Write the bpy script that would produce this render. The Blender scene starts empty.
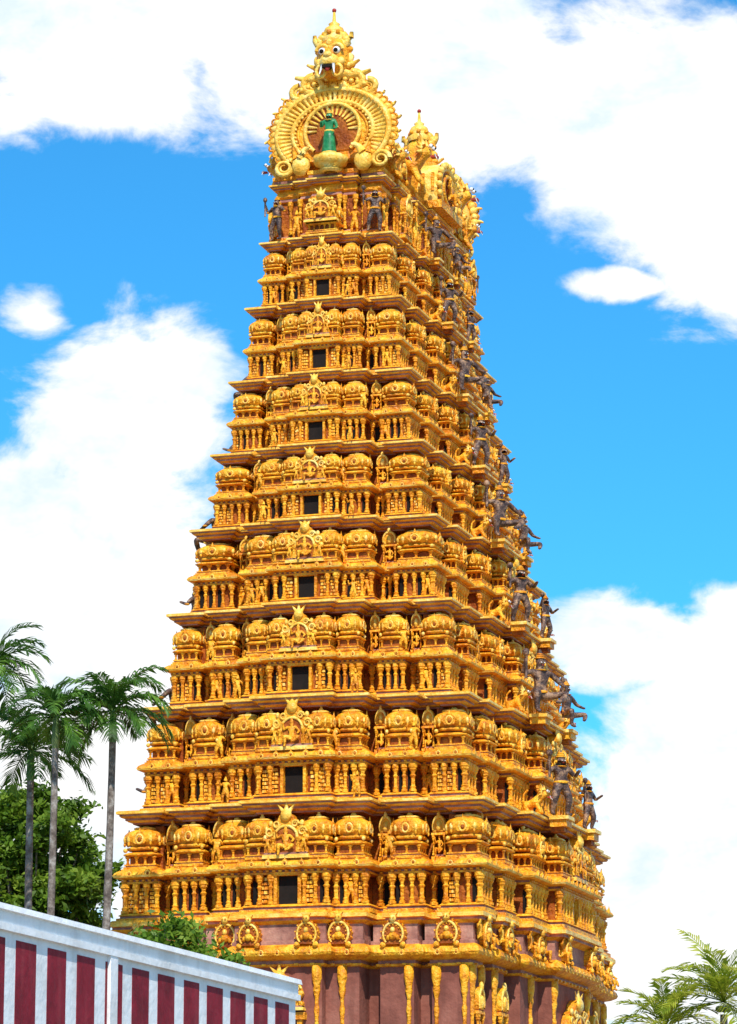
import bpy, math, random
import numpy as np
from math import sin, cos, pi, radians, sqrt
random.seed(11)
sc = bpy.context.scene
try:
    sc.view_settings.view_transform = 'Standard'; sc.view_settings.look = 'None'; sc.view_settings.exposure = 0
except Exception: pass

# ------------------------------------------------------------------ materials
def nodes(m):
    m.use_nodes = True
    nt = m.node_tree
    return nt, nt.nodes, nt.links, nt.nodes['Principled BSDF']

def make_mat(name, dark, mid, light, scale=1.5, rough=0.6, bump=0.3, bscale=9.0, metal=0.0, spec=0.3, streak=0.0, streak_col=(0.1,0.05,0.03)):
    m = bpy.data.materials.new(name)
    nt, N, L, b = nodes(m)
    tc = N.new('ShaderNodeTexCoord')
    n1 = N.new('ShaderNodeTexNoise'); n1.inputs['Scale'].default_value = scale; n1.inputs['Detail'].default_value = 4; n1.inputs['Roughness'].default_value = 0.7
    L.new(tc.outputs['Object'], n1.inputs['Vector'])
    r = N.new('ShaderNodeValToRGB')
    e = r.color_ramp.elements
    e[0].position = 0.36; e[0].color = (*dark, 1)
    e[1].position = 0.65; e[1].color = (*light, 1)
    x = e.new(0.5); x.color = (*mid, 1)
    L.new(n1.outputs['Fac'], r.inputs['Fac'])
    col = r.outputs['Color']
    if streak > 0:
        mp = N.new('ShaderNodeMapping'); mp.inputs['Scale'].default_value = (3.5, 3.5, 0.5)
        L.new(tc.outputs['Object'], mp.inputs['Vector'])
        n3 = N.new('ShaderNodeTexNoise'); n3.inputs['Scale'].default_value = 1.2; n3.inputs['Detail'].default_value = 3
        L.new(mp.outputs['Vector'], n3.inputs['Vector'])
        r3 = N.new('ShaderNodeMapRange'); r3.inputs['From Min'].default_value = 0.5; r3.inputs['From Max'].default_value = 0.72
        r3.inputs['To Min'].default_value = 0; r3.inputs['To Max'].default_value = streak
        L.new(n3.outputs['Fac'], r3.inputs['Value'])
        mx = N.new('ShaderNodeMixRGB'); mx.inputs['Color2'].default_value = (*streak_col, 1)
        L.new(r3.outputs['Result'], mx.inputs['Fac']); L.new(col, mx.inputs['Color1'])
        col = mx.outputs['Color']
    L.new(col, b.inputs['Base Color'])
    b.inputs['Roughness'].default_value = rough
    b.inputs['Metallic'].default_value = metal
    b.inputs['Specular IOR Level'].default_value = spec
    if bump > 0:
        n2 = N.new('ShaderNodeTexNoise'); n2.inputs['Scale'].default_value = bscale; n2.inputs['Detail'].default_value = 2
        L.new(tc.outputs['Object'], n2.inputs['Vector'])
        bp = N.new('ShaderNodeBump'); bp.inputs['Strength'].default_value = bump; bp.inputs['Distance'].default_value = 0.08
        L.new(n2.outputs['Fac'], bp.inputs['Height']); L.new(bp.outputs['Normal'], b.inputs['Normal'])
    return m

def leaf_mat(name, dark, mid, light, scale, transl=0.3):
    m = make_mat(name, dark, mid, light, scale=scale, rough=0.5, bump=0, spec=0.3)
    nt = m.node_tree; N = nt.nodes; L = nt.links
    b = N['Principled BSDF']; out = N['Material Output']
    t = N.new('ShaderNodeBsdfTranslucent'); mx = N.new('ShaderNodeMixShader'); mx.inputs[0].default_value = transl
    src = b.inputs['Base Color'].links[0].from_socket
    L.new(src, t.inputs['Color']); L.new(b.outputs[0], mx.inputs[1]); L.new(t.outputs[0], mx.inputs[2]); L.new(mx.outputs[0], out.inputs['Surface'])
    return m

GOLD, DEEP, MAUVE, DARK, PINK, BRONZE, GREEN, WHITE, RED, PALE = range(10)
TM = [
 make_mat('gold_paint', (0.62,0.19,0.007), (0.88,0.36,0.012), (0.95,0.52,0.035), scale=2.4, rough=0.45, bump=0.8, bscale=12, spec=0.3, streak=0.5, streak_col=(0.42,0.105,0.008)),
 make_mat('gold_paint_shaded', (0.22,0.045,0.007), (0.36,0.085,0.010), (0.52,0.165,0.015), scale=1.8, rough=0.6, bump=0.7, bscale=11, spec=.2, streak=0.5, streak_col=(0.14,0.034,0.010)),  # darker gold with crevice shade put into the colour, for recesses and grounds
 make_mat('mauve_paint', (0.25,0.10,0.075), (0.38,0.165,0.12), (0.52,0.26,0.18), scale=1.5, rough=0.7, bump=0.3, spec=.2, streak=0.4, streak_col=(0.15,0.06,0.045)),
 make_mat('opening_shade_and_pupils', (0.006,0.004,0.003), (0.01,0.006,0.004), (0.015,0.01,0.008), rough=0.9, bump=0),  # near-black plates paint the shade of doors and slits; also pupils and mouths
 make_mat('terracotta_wall', (0.20,0.065,0.045), (0.28,0.095,0.065), (0.34,0.13,0.09), scale=0.7, rough=0.8, bump=0.25, spec=.2, streak=0.45, streak_col=(0.12,0.042,0.03)),
 make_mat('statue_bronze', (0.035,0.02,0.016), (0.11,0.06,0.045), (0.42,0.24,0.13), scale=5, rough=0.42, bump=0.5, bscale=20, spec=.35),
 make_mat('green_paint', (0.01,0.12,0.04), (0.015,0.19,0.06), (0.04,0.28,0.10), scale=5, rough=0.4, bump=0.1),
 make_mat('white_paint', (0.65,0.64,0.6), (0.78,0.77,0.74), (0.82,0.82,0.8), rough=0.5, bump=0),
 make_mat('red_paint', (0.3,0.02,0.01), (0.4,0.03,0.02), (0.5,0.05,0.03), rough=0.5, bump=0),
 make_mat('gold_paint_sunlit', (0.80,0.38,0.03), (0.94,0.55,0.07), (0.95,0.69,0.20), scale=2.5, rough=0.4, bump=0.45, bscale=12, spec=0.4, streak=.25, streak_col=(0.55,0.20,0.02)),  # lighter gold with sunlit highlight put into the colour: lips, ornaments, great arch
]

# ------------------------------------------------------------------ mesh builder
class MB:
    def __init__(s):
        s.V=[]; s.L=[]; s.C=[]; s.M=[]; s.S=[]; s.n=0
    def add(s, v, faces, mat=0, smooth=False):
        v = np.asarray(v, float).reshape(-1,3)
        l = np.fromiter((i for f in faces for i in f), dtype=np.int64)
        c = np.array([len(f) for f in faces], dtype=np.int64)
        s.V.append(v); s.L.append(l+s.n); s.C.append(c)
        if np.isscalar(mat): mat = np.full(len(c), mat)
        s.M.append(np.asarray(mat)); s.S.append(np.full(len(c), bool(smooth)))
        s.n += len(v)
    def freeze(s):
        s.fv=np.concatenate(s.V); s.fl=np.concatenate(s.L); s.fc=np.concatenate(s.C); s.fm=np.concatenate(s.M); s.fs=np.concatenate(s.S)
        return s
    def stamp(s, t, pos, scale=(1,1,1), rz=0.0, mat=None, rx=0.0, ry=0.0):
        v = t.fv*np.array(scale)
        if rx:
            c_,s_=cos(rx),sin(rx); v = v@np.array([[1,0,0],[0,c_,-s_],[0,s_,c_]]).T
        if ry:
            c_,s_=cos(ry),sin(ry); v = v@np.array([[c_,0,s_],[0,1,0],[-s_,0,c_]]).T
        c_,s_=cos(rz),sin(rz); v = v@np.array([[c_,-s_,0],[s_,c_,0],[0,0,1]]).T
        v = v+np.array(pos)
        s.V.append(v); s.L.append(t.fl+s.n); s.C.append(t.fc)
        s.M.append(t.fm if mat is None else np.full(len(t.fm), mat)); s.S.append(t.fs)
        s.n += len(v)
    def obj(s, name, mats, parent=None):
        s.freeze()
        me = bpy.data.meshes.new(name)
        me.vertices.add(len(s.fv)); me.vertices.foreach_set('co', s.fv.astype(np.float32).ravel())
        me.loops.add(len(s.fl)); me.loops.foreach_set('vertex_index', s.fl.astype(np.int32))
        me.polygons.add(len(s.fc))
        st = np.concatenate([[0], np.cumsum(s.fc)[:-1]]).astype(np.int32)
        me.polygons.foreach_set('loop_start', st)
        me.polygons.foreach_set('material_index', s.fm.astype(np.int32))
        me.polygons.foreach_set('use_smooth', s.fs)
        me.update(calc_edges=True); me.validate()
        for m in mats: me.materials.append(m)
        o = bpy.data.objects.new(name, me); sc.collection.objects.link(o)
        if parent: o.parent = parent
        return o

def box(t,x0,x1,y0,y1,z0,z1,mat=0,tap=0.0):
    v=[(x0,y0,z0),(x1,y0,z0),(x1,y1,z0),(x0,y1,z0),(x0+tap,y0+tap,z1),(x1-tap,y0+tap,z1),(x1-tap,y1-tap,z1),(x0+tap,y1-tap,z1)]
    t.add(v,[(0,3,2,1),(4,5,6,7),(0,1,5,4),(1,2,6,5),(2,3,7,6),(3,0,4,7)],mat)
def lathe(t,prof,n=12,sq=2.0,sx=1,sy=1,c=(0,0,0),mat=0,ribs=0,amp=0.0,smooth=True,ph=0.0):
    v=[]
    for (r,z) in prof:
        for i in range(n):
            a=2*pi*i/n+ph
            k=1.0
            if sq!=2: k=1/((abs(cos(a))**sq+abs(sin(a))**sq)**(1/sq))
            if ribs: k*=1+amp*cos(ribs*a)
            v.append((c[0]+r*k*cos(a)*sx,c[1]+r*k*sin(a)*sy,c[2]+z))
    f=[]
    for j in range(len(prof)-1):
        for i in range(n):
            i2=(i+1)%n
            f.append((j*n+i,j*n+i2,(j+1)*n+i2,(j+1)*n+i))
    f.append(tuple((len(prof)-1)*n+i for i in range(n)))
    t.add(v,f,mat,smooth)
def ball(t,c,r,n=8,m=5,mat=0):
    if np.isscalar(r): r=(r,r,r)
    v=[(c[0],c[1],c[2]-r[2])]
    for j in range(1,m):
        p=-pi/2+pi*j/m
        for i in range(n):
            a=2*pi*i/n
            v.append((c[0]+r[0]*cos(p)*cos(a),c[1]+r[1]*cos(p)*sin(a),c[2]+r[2]*sin(p)))
    v.append((c[0],c[1],c[2]+r[2]))
    f=[]
    for i in range(n): f.append((0,1+(i+1)%n,1+i))
    for j in range(m-2):
        for i in range(n):
            a=1+j*n+i; b=1+j*n+(i+1)%n
            f.append((a,b,b+n,a+n))
    T=len(v)-1; o=1+(m-2)*n
    for i in range(n): f.append((o+i,o+(i+1)%n,T))
    t.add(v,f,mat,True)
def ring(t,c,Rx,Rz,r,n=20,m=6,a0=0,a1=2*pi,mat=0,spiral=1.0):
    v=[]; closed=abs(a1-a0-2*pi)<1e-4 and spiral==1.0
    N=n if closed else n+1
    for i in range(N):
        q=i/n; a=a0+(a1-a0)*q; s=1+(spiral-1)*q
        for j in range(m):
            b=2*pi*j/m
            rr=r*s
            v.append((c[0]+(Rx*s+rr*cos(b))*cos(a), c[1]+rr*sin(b), c[2]+(Rz*s+rr*cos(b))*sin(a)))
    f=[]
    for i in range(N if closed else N-1):
        i2=(i+1)%N
        for j in range(m):
            j2=(j+1)%m
            f.append((i*m+j,i2*m+j,i2*m+j2,i*m+j2))
    t.add(v,f,mat,True)
def plate(t,pts,yf,yb,mat=0,matf=None):
    n=len(pts)
    v=[(x,yf,z) for x,z in pts]+[(x,yb,z) for x,z in pts]
    f=[tuple(range(n)), tuple(reversed(range(n,2*n)))]+[(i,i+n,(i+1)%n+n,(i+1)%n) for i in range(n)]
    mats=[mat if matf is None else matf]+[mat]*(n+1)
    t.add(v,f,np.array(mats))
def cone(t,p0,p1,r0,r1,n=7,mat=0,bend=(0,0,0),seg=3):
    p0=np.array(p0,float);p1=np.array(p1,float);bd=np.array(bend,float)
    v=[]
    pts=[p0+(p1-p0)*k/seg+bd*sin(pi*k/seg) for k in range(seg+1)]
    for k in range(seg+1):
        d=pts[min(k+1,seg)]-pts[max(k-1,0)]; d=d/np.linalg.norm(d)
        a=np.array([0,0,1.0]) if abs(d[2])<0.8 else np.array([1.0,0,0])
        u=np.cross(d,a);u/=np.linalg.norm(u);w=np.cross(d,u)
        r=r0+(r1-r0)*k/seg
        for i in range(n):
            an=2*pi*i/n
            v.append(pts[k]+r*(cos(an)*u+sin(an)*w))
    f=[]
    for k in range(seg):
        for i in range(n):
            i2=(i+1)%n
            f.append((k*n+i,(k+1)*n+i,(k+1)*n+i2,k*n+i2))
    f.append(tuple(seg*n+i for i in range(n))); f.append(tuple(reversed(range(n))))
    t.add(v,f,mat,True)

# ------------------------------------------------------------------ figures (one skinned surface each)
def skin_fig(verts, edges, rad, sub=1):
    me=bpy.data.meshes.new('tmp'); me.from_pydata(verts,edges,[]); me.update()
    o=bpy.data.objects.new('tmp',me); sc.collection.objects.link(o)
    o.modifiers.new('s','SKIN')
    if not me.skin_vertices:
        bpy.context.view_layer.objects.active=o
        bpy.ops.mesh.customdata_skin_add()
    for i,r in enumerate(rad):
        me.skin_vertices[0].data[i].radius=(r,r)
    me.skin_vertices[0].data[0].use_root=True
    if sub:
        m=o.modifiers.new('u','SUBSURF'); m.levels=sub; m.render_levels=sub
    bpy.context.view_layer.update()
    dg=bpy.context.evaluated_depsgraph_get()
    ev=o.evaluated_get(dg); em=ev.to_mesh()
    v=[tuple(x.co) for x in em.vertices]; f=[tuple(p.vertices) for p in em.polygons]
    ev.to_mesh_clear()
    bpy.data.objects.remove(o); bpy.data.meshes.remove(me)
    return v,f
def figure(kind,sub,mat=BRONZE,deco=GOLD,face=True):
    if kind=='stand':
        V=[(0,0,.52),(0,0,.63),(0,-.01,.74),(0,0,.825),(0,-.012,.89),(0,0,.95),(0,0,1.06),
           (.105,0,.785),(.20,-.02,.66),(.17,-.15,.72),(.165,-.19,.74),
           (-.105,0,.785),(-.215,-.03,.70),(-.235,-.09,.86),(-.235,-.10,.90),
           (.055,0,.49),(.095,-.05,.28),(.085,0,.06),(.10,-.09,.025),
           (-.055,0,.49),(-.12,-.04,.28),(-.13,.01,.06),(-.16,-.07,.025)]
    elif kind=='calm':
        V=[(0,0,.52),(0,0,.63),(0,-.01,.74),(0,0,.825),(0,-.012,.89),(0,0,.95),(0,0,1.08),
           (.105,0,.785),(.15,-.01,.63),(.13,-.12,.56),(.125,-.16,.56),
           (-.105,0,.785),(-.15,-.03,.64),(-.12,-.14,.72),(-.11,-.16,.76),
           (.05,0,.49),(.055,-.03,.28),(.05,0,.06),(.06,-.08,.025),
           (-.05,0,.49),(-.055,-.03,.28),(-.05,0,.06),(-.06,-.08,.025)]
    else:
        V=[(0,0,.22),(0,0,.36),(0,-.01,.50),(0,0,.60),(0,-.012,.68),(0,0,.75),(0,0,.90),
           (.13,0,.555),(.25,-.03,.42),(.22,-.17,.34),(.215,-.21,.33),
           (-.13,0,.555),(-.26,-.03,.48),(-.27,-.11,.66),(-.27,-.12,.71),
           (.07,-.02,.19),(.24,-.20,.22),(.10,-.27,.08),(.02,-.31,.06),
           (-.07,-.02,.19),(-.20,-.24,.24),(-.19,-.22,-.05),(-.20,-.31,-.10)]
    E=[(0,1),(1,2),(2,3),(3,4),(4,5),(5,6),(2,7),(7,8),(8,9),(9,10),(2,11),(11,12),(12,13),(13,14),(0,15),(15,16),(16,17),(17,18),(0,19),(19,20),(20,21),(21,22)]
    R=[.085,.068,.09,.034,.062,.055,.014,.045,.034,.024,.026,.045,.034,.024,.026,.068,.05,.032,.026,.068,.05,.032,.026]
    t=MB()
    v,f=skin_fig(V,E,R,sub)
    t.add(v,f,mat,True)
    hz=V[4][2]
    if face:
        for s in (-1,1):
            ball(t,(s*.022,-.068,hz+.008),(.011,.008,.009),6,4,WHITE)
            ball(t,(s*.068,0,hz-.01),(.014,.02,.03),6,4,deco)
        ball(t,(0,-.075,hz-.008),(.009,.012,.014),6,4,mat)
        ball(t,(0,-.068,hz-.03),(.02,.008,.006),6,4,RED)
        for k in range(3):
            ring_h=V[5][2]+.0+.03*k
            lathe(t,[(.062-.014*k,0),(.07-.015*k,.012),(.05-.012*k,.026)],10,c=(0,0,ring_h),mat=deco)
        lathe(t,[(.09,-.02),(.098,0),(.09,.02)],12,c=(0,0,V[0][2]+.03),mat=deco)
        lathe(t,[(.05,-.01),(.075,-.02),(.05,-.03)],10,c=(0,-.02,V[3][2]),mat=deco)
        for i in (8,12):
            ball(t,V[i],(.04,.04,.02),7,4,deco)
        if kind!='calm':
            h=V[14]
            cone(t,(h[0],h[1],h[2]-.30),(h[0],h[1],h[2]+.08),.016,.02,6,mat)
            ball(t,(h[0],h[1],h[2]+.09),(.045,.045,.06),7,5,mat)
        else:
            lathe(t,[(.14,0.02),(.12,.2),(.10,.42),(.085,.54)],14,c=(0,-.01,0),mat=mat,ribs=7,amp=.06)
            lathe(t,[(.142,.02),(.15,.04),(.14,.06)],14,c=(0,-.01,0),mat=deco)
    return t.freeze()
try:
    F_st=figure('stand',1); F_si=figure('sit',1); F_small=figure('stand',0,mat=GOLD,face=False); F_smalls=figure('sit',0,mat=GOLD,face=False)
    F_green=figure('calm',1,mat=GREEN,deco=PALE)
except Exception as ex:
    print('skin failed',ex)
    def ff():
        t=MB(); ball(t,(0,0,.9),.07,mat=GOLD); ball(t,(0,0,.65),(.12,.08,.2),mat=GOLD); ball(t,(0.07,0,.25),(.05,.06,.27),mat=GOLD); ball(t,(-.07,0,.25),(.05,.06,.27),mat=GOLD); return t.freeze()
    F_st=F_si=F_small=F_smalls=F_green=ff()

# ------------------------------------------------------------------ ornament templates (face -y, z up, unit sizes)
pillar=MB()
lathe(pillar,[(.5,0),(.5,.09),(.34,.11),(.42,.18),(.28,.22),(.28,.5),(.44,.58),(.26,.64),(.32,.72),(.52,.80),(.5,.84),(.62,.88),(.62,1.0)],8,sq=4,mat=GOLD,smooth=False,ph=pi/8)
pillar.freeze()
bigpillar=MB()
lathe(bigpillar,[(.62,0),(.62,.04),(.45,.05),(.5,.09),(.38,.11),(.38,.45),(.5,.47),(.5,.5),(.38,.52),(.38,.83),(.55,.86),(.36,.875),(.38,.895),(.72,.92),(.62,.935),(.95,.96),(.95,1.0)],16,mat=GOLD)
bigpillar.freeze()

kudu=MB()
pts=[(.5*cos(a)*(1 if i%2 else .9),.42+.46*sin(a)*(1 if i%2 else .9)) for i,a in enumerate(np.linspace(-0.7,pi+.7,13))]
plate(kudu,pts,-.12,.15,GOLD)
ring(kudu,(0,-.12,.42),.27,.27,.07,10,4,mat=PALE)
ball(kudu,(0,-.12,.40),(.15,.1,.17),6,4,DEEP)
cone(kudu,(0,-.02,.8),(0,-.04,1.15),.14,.02,5,GOLD,seg=1)
kudu.freeze()

nasi=MB()
ang=np.linspace(-0.85,pi+.85,27)
pts=[((.46+(.05 if i%2 else 0))*cos(a),.46+(.46+(.05 if i%2 else 0))*sin(a)) for i,a in enumerate(ang)]
plate(nasi,pts,-.10,.15,GOLD,DEEP)
ring(nasi,(0,-.10,.46),.40,.40,.05,20,5,-.8,pi+.8,PALE)
for a in np.linspace(-.6,pi+.6,11):
    ball(nasi,(.315*cos(a),-.12,.46+.315*sin(a)),.03,5,4,GOLD)
for a in np.linspace(-.7,pi+.7,11):
    ca,sa=cos(a),sin(a)
    cone(nasi,(.44*ca,-.03,.46+.44*sa),(.55*ca,-.05,.46+.55*sa),.06,.02,5,GOLD,seg=1)
ball(nasi,(0,-.14,.60),(.10,.10,.11),7,5,PALE)
ball(nasi,(0,-.12,.40),(.19,.11,.14),8,5,GOLD)
for s in (-1,1): ball(nasi,(s*.19,-.12,.34),(.08,.08,.10),6,4,GOLD)
ball(nasi,(0,-.15,1.0),(.15,.11,.13),8,5,PALE)
for s in (-1,1):
    ball(nasi,(s*.06,-.25,1.03),.035,5,4,GOLD)
    cone(nasi,(s*.08,-.1,1.06),(s*.20,-.12,1.2),.05,.01,5,GOLD,seg=1)
    ball(nasi,(s*.40,-.13,.08),(.13,.08,.1),7,5,GOLD)
    ring(nasi,(s*.42,-.14,.1),.07,.07,.025,8,4,mat=PALE)
nasi.freeze()

panel=MB()
box(panel,-.46,.46,-.10,.15,0,.10,GOLD); box(panel,-.40,.40,-.06,.15,.10,.14,MAUVE)
for s in (-1,1): panel.stamp(pillar,(s*.34,-.06,.12),(.16,.16,.52))
panel.stamp(F_smalls,(0,-.03,.14),(.85,.6,.62))
box(panel,-.46,.46,-.15,.15,.64,.70,GOLD,.02); box(panel,-.36,.36,-.10,.15,.70,.74,DEEP)
pts=[(.42*cos(a),.86+.30*sin(a)) for a in np.linspace(-.45,pi+.45,17)]
plate(panel,pts,-.12,.15,GOLD,GOLD)
ring(panel,(0,-.13,.86),.36,.25,.05,16,5,-.4,pi+.4,PALE)
ball(panel,(0,-.13,.86),(.17,.1,.14),8,5,PALE)
ball(panel,(0,-.12,1.16),(.11,.1,.10),7,5,PALE)
panel.freeze()

crest=MB()
rp=[(.5,0),(.5,.20),(.43,.30),(.50,.42),(.45,.58),(.33,.72),(.20,.80),(.16,.90)]
plate(crest,rp+[(0,1.0)]+[(-x,z) for x,z in reversed(rp)],-.12,.2,GOLD,GOLD)
box(crest,-.54,.54,-.2,.1,0,.08,PALE,.01); box(crest,-.5,.5,-.17,.1,.08,.12,MAUVE)
plate(crest,[(.24*cos(a),.44+.22*sin(a)) for a in np.linspace(-.2,pi+.2,12)]+[(-.22,.12),(.22,.12)],-.14,.0,DEEP)
crest.stamp(F_smalls,(0,-.16,.13),(.75,.5,.62))
for s in (-1,1):
    crest.stamp(pillar,(s*.29,-.16,.12),(.09,.09,.32))
    crest.stamp(F_small,(s*.42,-.16,.12),(.42,.35,.36))
    ring(crest,(s*.38,-.15,.56),.10,.10,.035,12,5,0,2.9*pi*s,PALE,.3)
    ring(crest,(s*.21,-.15,.72),.09,.08,.035,12,5,0,2.9*pi*s,PALE,.3)
    ball(crest,(s*.47,-.12,.44),(.07,.07,.07),6,4,PALE)
    ball(crest,(s*.36,-.10,.74),(.06,.06,.07),6,4,PALE)
    cone(crest,(s*.08,-.1,1.0),(s*.2,-.12,1.14),.05,.01,5,PALE,seg=1)
ring(crest,(0,-.15,.44),.26,.24,.035,14,5,-.1,pi+.1,PALE)
ball(crest,(0,-.14,.90),(.14,.12,.13),8,6,PALE); cone(crest,(0,-.1,.98),(0,-.1,1.18),.07,.02,6,PALE,seg=1)
crest.freeze()

FLG=MB(); ball(FLG,(0,0,.3),(.5,.5,.5),6,4,PALE); ball(FLG,(0,-.1,-.3),(.3,.4,.3),6,4,GOLD); FLG.freeze()
def kuta_t(asp=1.0, pots=1):
    t=MB(); a=asp/2
    def bx(w,d,z0,z1,m,tap=0): box(t,-a*w,a*w,-.5*d,.5*d,z0,z1,m,tap)
    bx(1.0,1.0,0,.05,GOLD); bx(.9,.9,.05,.075,MAUVE); bx(.96,.96,.075,.10,GOLD)
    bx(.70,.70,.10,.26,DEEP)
    nx=max(2,int(round(3*asp)))
    for i in range(nx):
        x=-a*.80+2*a*.80*i/(nx-1)
        for y in (-.40,.40): t.stamp(pillar,(x,y,.10),(.12,.12,.16))
    for y in (-.13,.13):
        for s in (-1,1): t.stamp(pillar,(s*a*.80,y,.10),(.12,.12,.16))
    lathe(t,[(.40,.26),(.49,.27),(.54,.29),(.54,.31),(.46,.34),(.36,.355)],24,sq=9,sx=asp*1.0,sy=1,mat=GOLD,smooth=False,ph=pi/24)
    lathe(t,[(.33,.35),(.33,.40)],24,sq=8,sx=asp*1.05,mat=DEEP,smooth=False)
    n=48 if asp==1 else 72
    lathe(t,[(.36,.385),(.49,.40),(.50,.44),(.42,.46),(.38,.475),(.48,.51),(.545,.58),(.56,.65),(.54,.71),(.46,.77),(.34,.81),(.22,.835)],n,sq=3.2,sx=asp,mat=GOLD,ribs=n//4,amp=.05)
    lathe(t,[(.28,.815),(.33,.84),(.27,.865),(.1,.87)],16,sq=4,sx=asp*1.1,mat=PALE)
    for i in range(pots):
        x=0 if pots==1 else -a*.6+2*a*.6*i/(pots-1)
        lathe(t,[(.06,.86),(.11,.90),(.06,.94),(.035,.95),(.055,.965),(.01,1.04)],8,c=(x,0,0),mat=PALE)
    for k in range(4):
        d=.52 if k%2==0 else .52*asp
        an=k*pi/2
        t.stamp(kudu,(d*sin(an),-d*cos(an),.46),(.40,.34,.34),an)
        for s in (-1,1):
            q=s*.33
            t.stamp(FLG,(d*sin(an)+q*cos(an)*(asp if k%2==0 else 1),-d*cos(an)+q*sin(an),.56),(.13,.10,.16),an)
    for sx_ in (-1,1):
        for sy_ in (-1,1):
            ball(t,(sx_*a*.9,sy_*.46,.385),(.07,.07,.05),6,4,PALE)
    return t.freeze()
KUTA=kuta_t(1.0,1); SHALA=kuta_t(1.9,3)
def lattice_t():
    t=MB()
    for r in range(6):
        for c in range(3):
            off=.0 if r%2==0 else .05
            x=-.36+.36*c+off*(1 if c<2 else -1)
            box(t,x-.15,x+.15,-.5,.0,.06+r*.15,.06+r*.15+.105,GOLD if (r+c)%3 else PALE,.02)
    return t.freeze()
LAT=lattice_t()
def finial_t():
    t=MB(); lathe(t,[(.3,0),(.36,.06),(.16,.12),(.40,.25),(.46,.38),(.34,.52),(.12,.60),(.2,.66),(.10,.74),(.02,1.0)],10,mat=PALE); return t.freeze()
FIN=finial_t()
def yali_t():
    t=MB()
    V=[(0,.25,.35),(0,0,.45),(0,-.2,.62),(0,-.35,.78),(0,-.52,.74),(.13,.3,.25),(.17,.12,.08),(-.13,.3,.25),(-.17,.12,.08),(.13,-.12,.4),(.15,-.28,.06),(-.13,-.12,.4),(-.15,-.28,.06),(0,.42,.5),(0,.38,.8),(.0,.22,.95)]
    E=[(0,1),(1,2),(2,3),(3,4),(0,5),(5,6),(0,7),(7,8),(1,9),(9,10),(1,11),(11,12),(0,13),(13,14),(14,15)]
    R=[.18,.18,.17,.17,.1,.1,.07,.1,.07,.09,.06,.09,.06,.05,.04,.05]
    try: v,f=skin_fig(V,E,R,1); t.add(v,f,GOLD,True)
    except Exception: ball(t,(0,0,.4),(.2,.4,.3),mat=GOLD)
    for s in (-1,1):
        ball(t,(s*.09,-.52,.86),.05,7,5,WHITE); ball(t,(s*.09,-.565,.86),.025,5,4,DARK)
        cone(t,(s*.14,-.35,.9),(s*.24,-.3,1.12),.06,.01,6,PALE)
        cone(t,(s*.06,-.6,.68),(s*.07,-.66,.56),.025,.005,5,WHITE,seg=1)
    for a in np.linspace(-.3,pi+.3,11):
        cone(t,(.16*cos(a),-.3,.8+.16*sin(a)),(.33*cos(a),-.24,.8+.33*sin(a)),.06,.01,5,PALE,seg=1)
    box(t,-.07,.07,-.66,-.5,.62,.66,RED)
    return t.freeze()
YALI=yali_t()

# ------------------------------------------------------------------ temple tower
hw=[5.70,5.62,5.07,4.43,3.87,3.36,2.91,2.50,2.13,1.88]
hl=[5+.688*(w-1.9) for w in hw]
zz=[12.2,15.5,18.65,21.55,24.2,26.6,28.95,31.35,33.5,35.4]
PA=([(1,.79,0),(.79,.70,-.09),(.70,.51,.04),(.51,.42,-.05),(.42,.23,.13)],(.23,.20))
PB=([(1,.67,0),(.67,.53,-.11),(.53,.27,.10)],(.27,.19))
SA=([(1,.85,0),(.85,.78,-.08),(.78,.61,.03),(.61,.53,-.06),(.53,.27,.09)],(.27,.17))
SB=([(1,.82,0),(.82,.73,-.11),(.73,.51,.04),(.51,.43,-.09),(.43,.22,.11)],(.22,.20))
def segs(H,plan,W):
    half,(fc,pc)=plan
    l=[(-H*a,-H*b,p*W,i) for i,(a,b,p) in enumerate(half)]
    r=[(H*b,H*a,p*W,i) for i,(a,b,p) in reversed(list(enumerate(half)))]
    return l+[(-H*fc,H*fc,pc*W,99)]+r
def outline(W,L,pf,ps):
    out=[]
    for k in range(4):
        H,D,pl=(W,L,pf) if k%2==0 else (L,W,ps)
        S=segs(H,pl,W)
        loc=[]
        for (u0,u1,p,_) in S: loc+=[(u0,-(D+p)),(u1,-(D+p))]
        loc=loc[:-1]
        a=k*pi/2; c_,s_=round(cos(a)),round(sin(a))
        out+=[(x*c_-y*s_, x*s_+y*c_) for x,y in loc]
    return out
def sweep(B,o,prof,cap=True,capmat=GOLD):
    o=np.array(o); n=len(o)
    d=np.roll(o,-1,0)-o; ln=np.linalg.norm(d,axis=1,keepdims=True); d=d/ln
    nrm=np.stack([d[:,1],-d[:,0]],1)
    mit=nrm+np.roll(nrm,1,0)
    V=[];F=[];M=[]
    for (off,z,m) in prof:
        p=o+off*mit
        V+= [(x,y,z) for x,y in p]
    for j in range(len(prof)-1):
        for i in range(n):
            i2=(i+1)%n
            F.append((j*n+i,j*n+i2,(j+1)*n+i2,(j+1)*n+i)); M.append(prof[j+1][2])
    if cap:
        F.append(tuple((len(prof)-1)*n+i for i in range(n))); M.append(capmat)
    B.add(V,F,np.array(M))
def put(B,t,k,u,out,z,sc_,rz=0.0,mat=None):
    a=k*pi/2
    x,y=u,-out
    B.stamp(t,(x*cos(a)-y*sin(a),x*sin(a)+y*cos(a),z),sc_,a+rz,mat)

tower=bpy.data.objects.new('temple_tower',None); sc.collection.objects.link(tower)
tower.location=(-.12,0,0)
jit=lambda a=.04: random.uniform(1-a,1+a)

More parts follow.
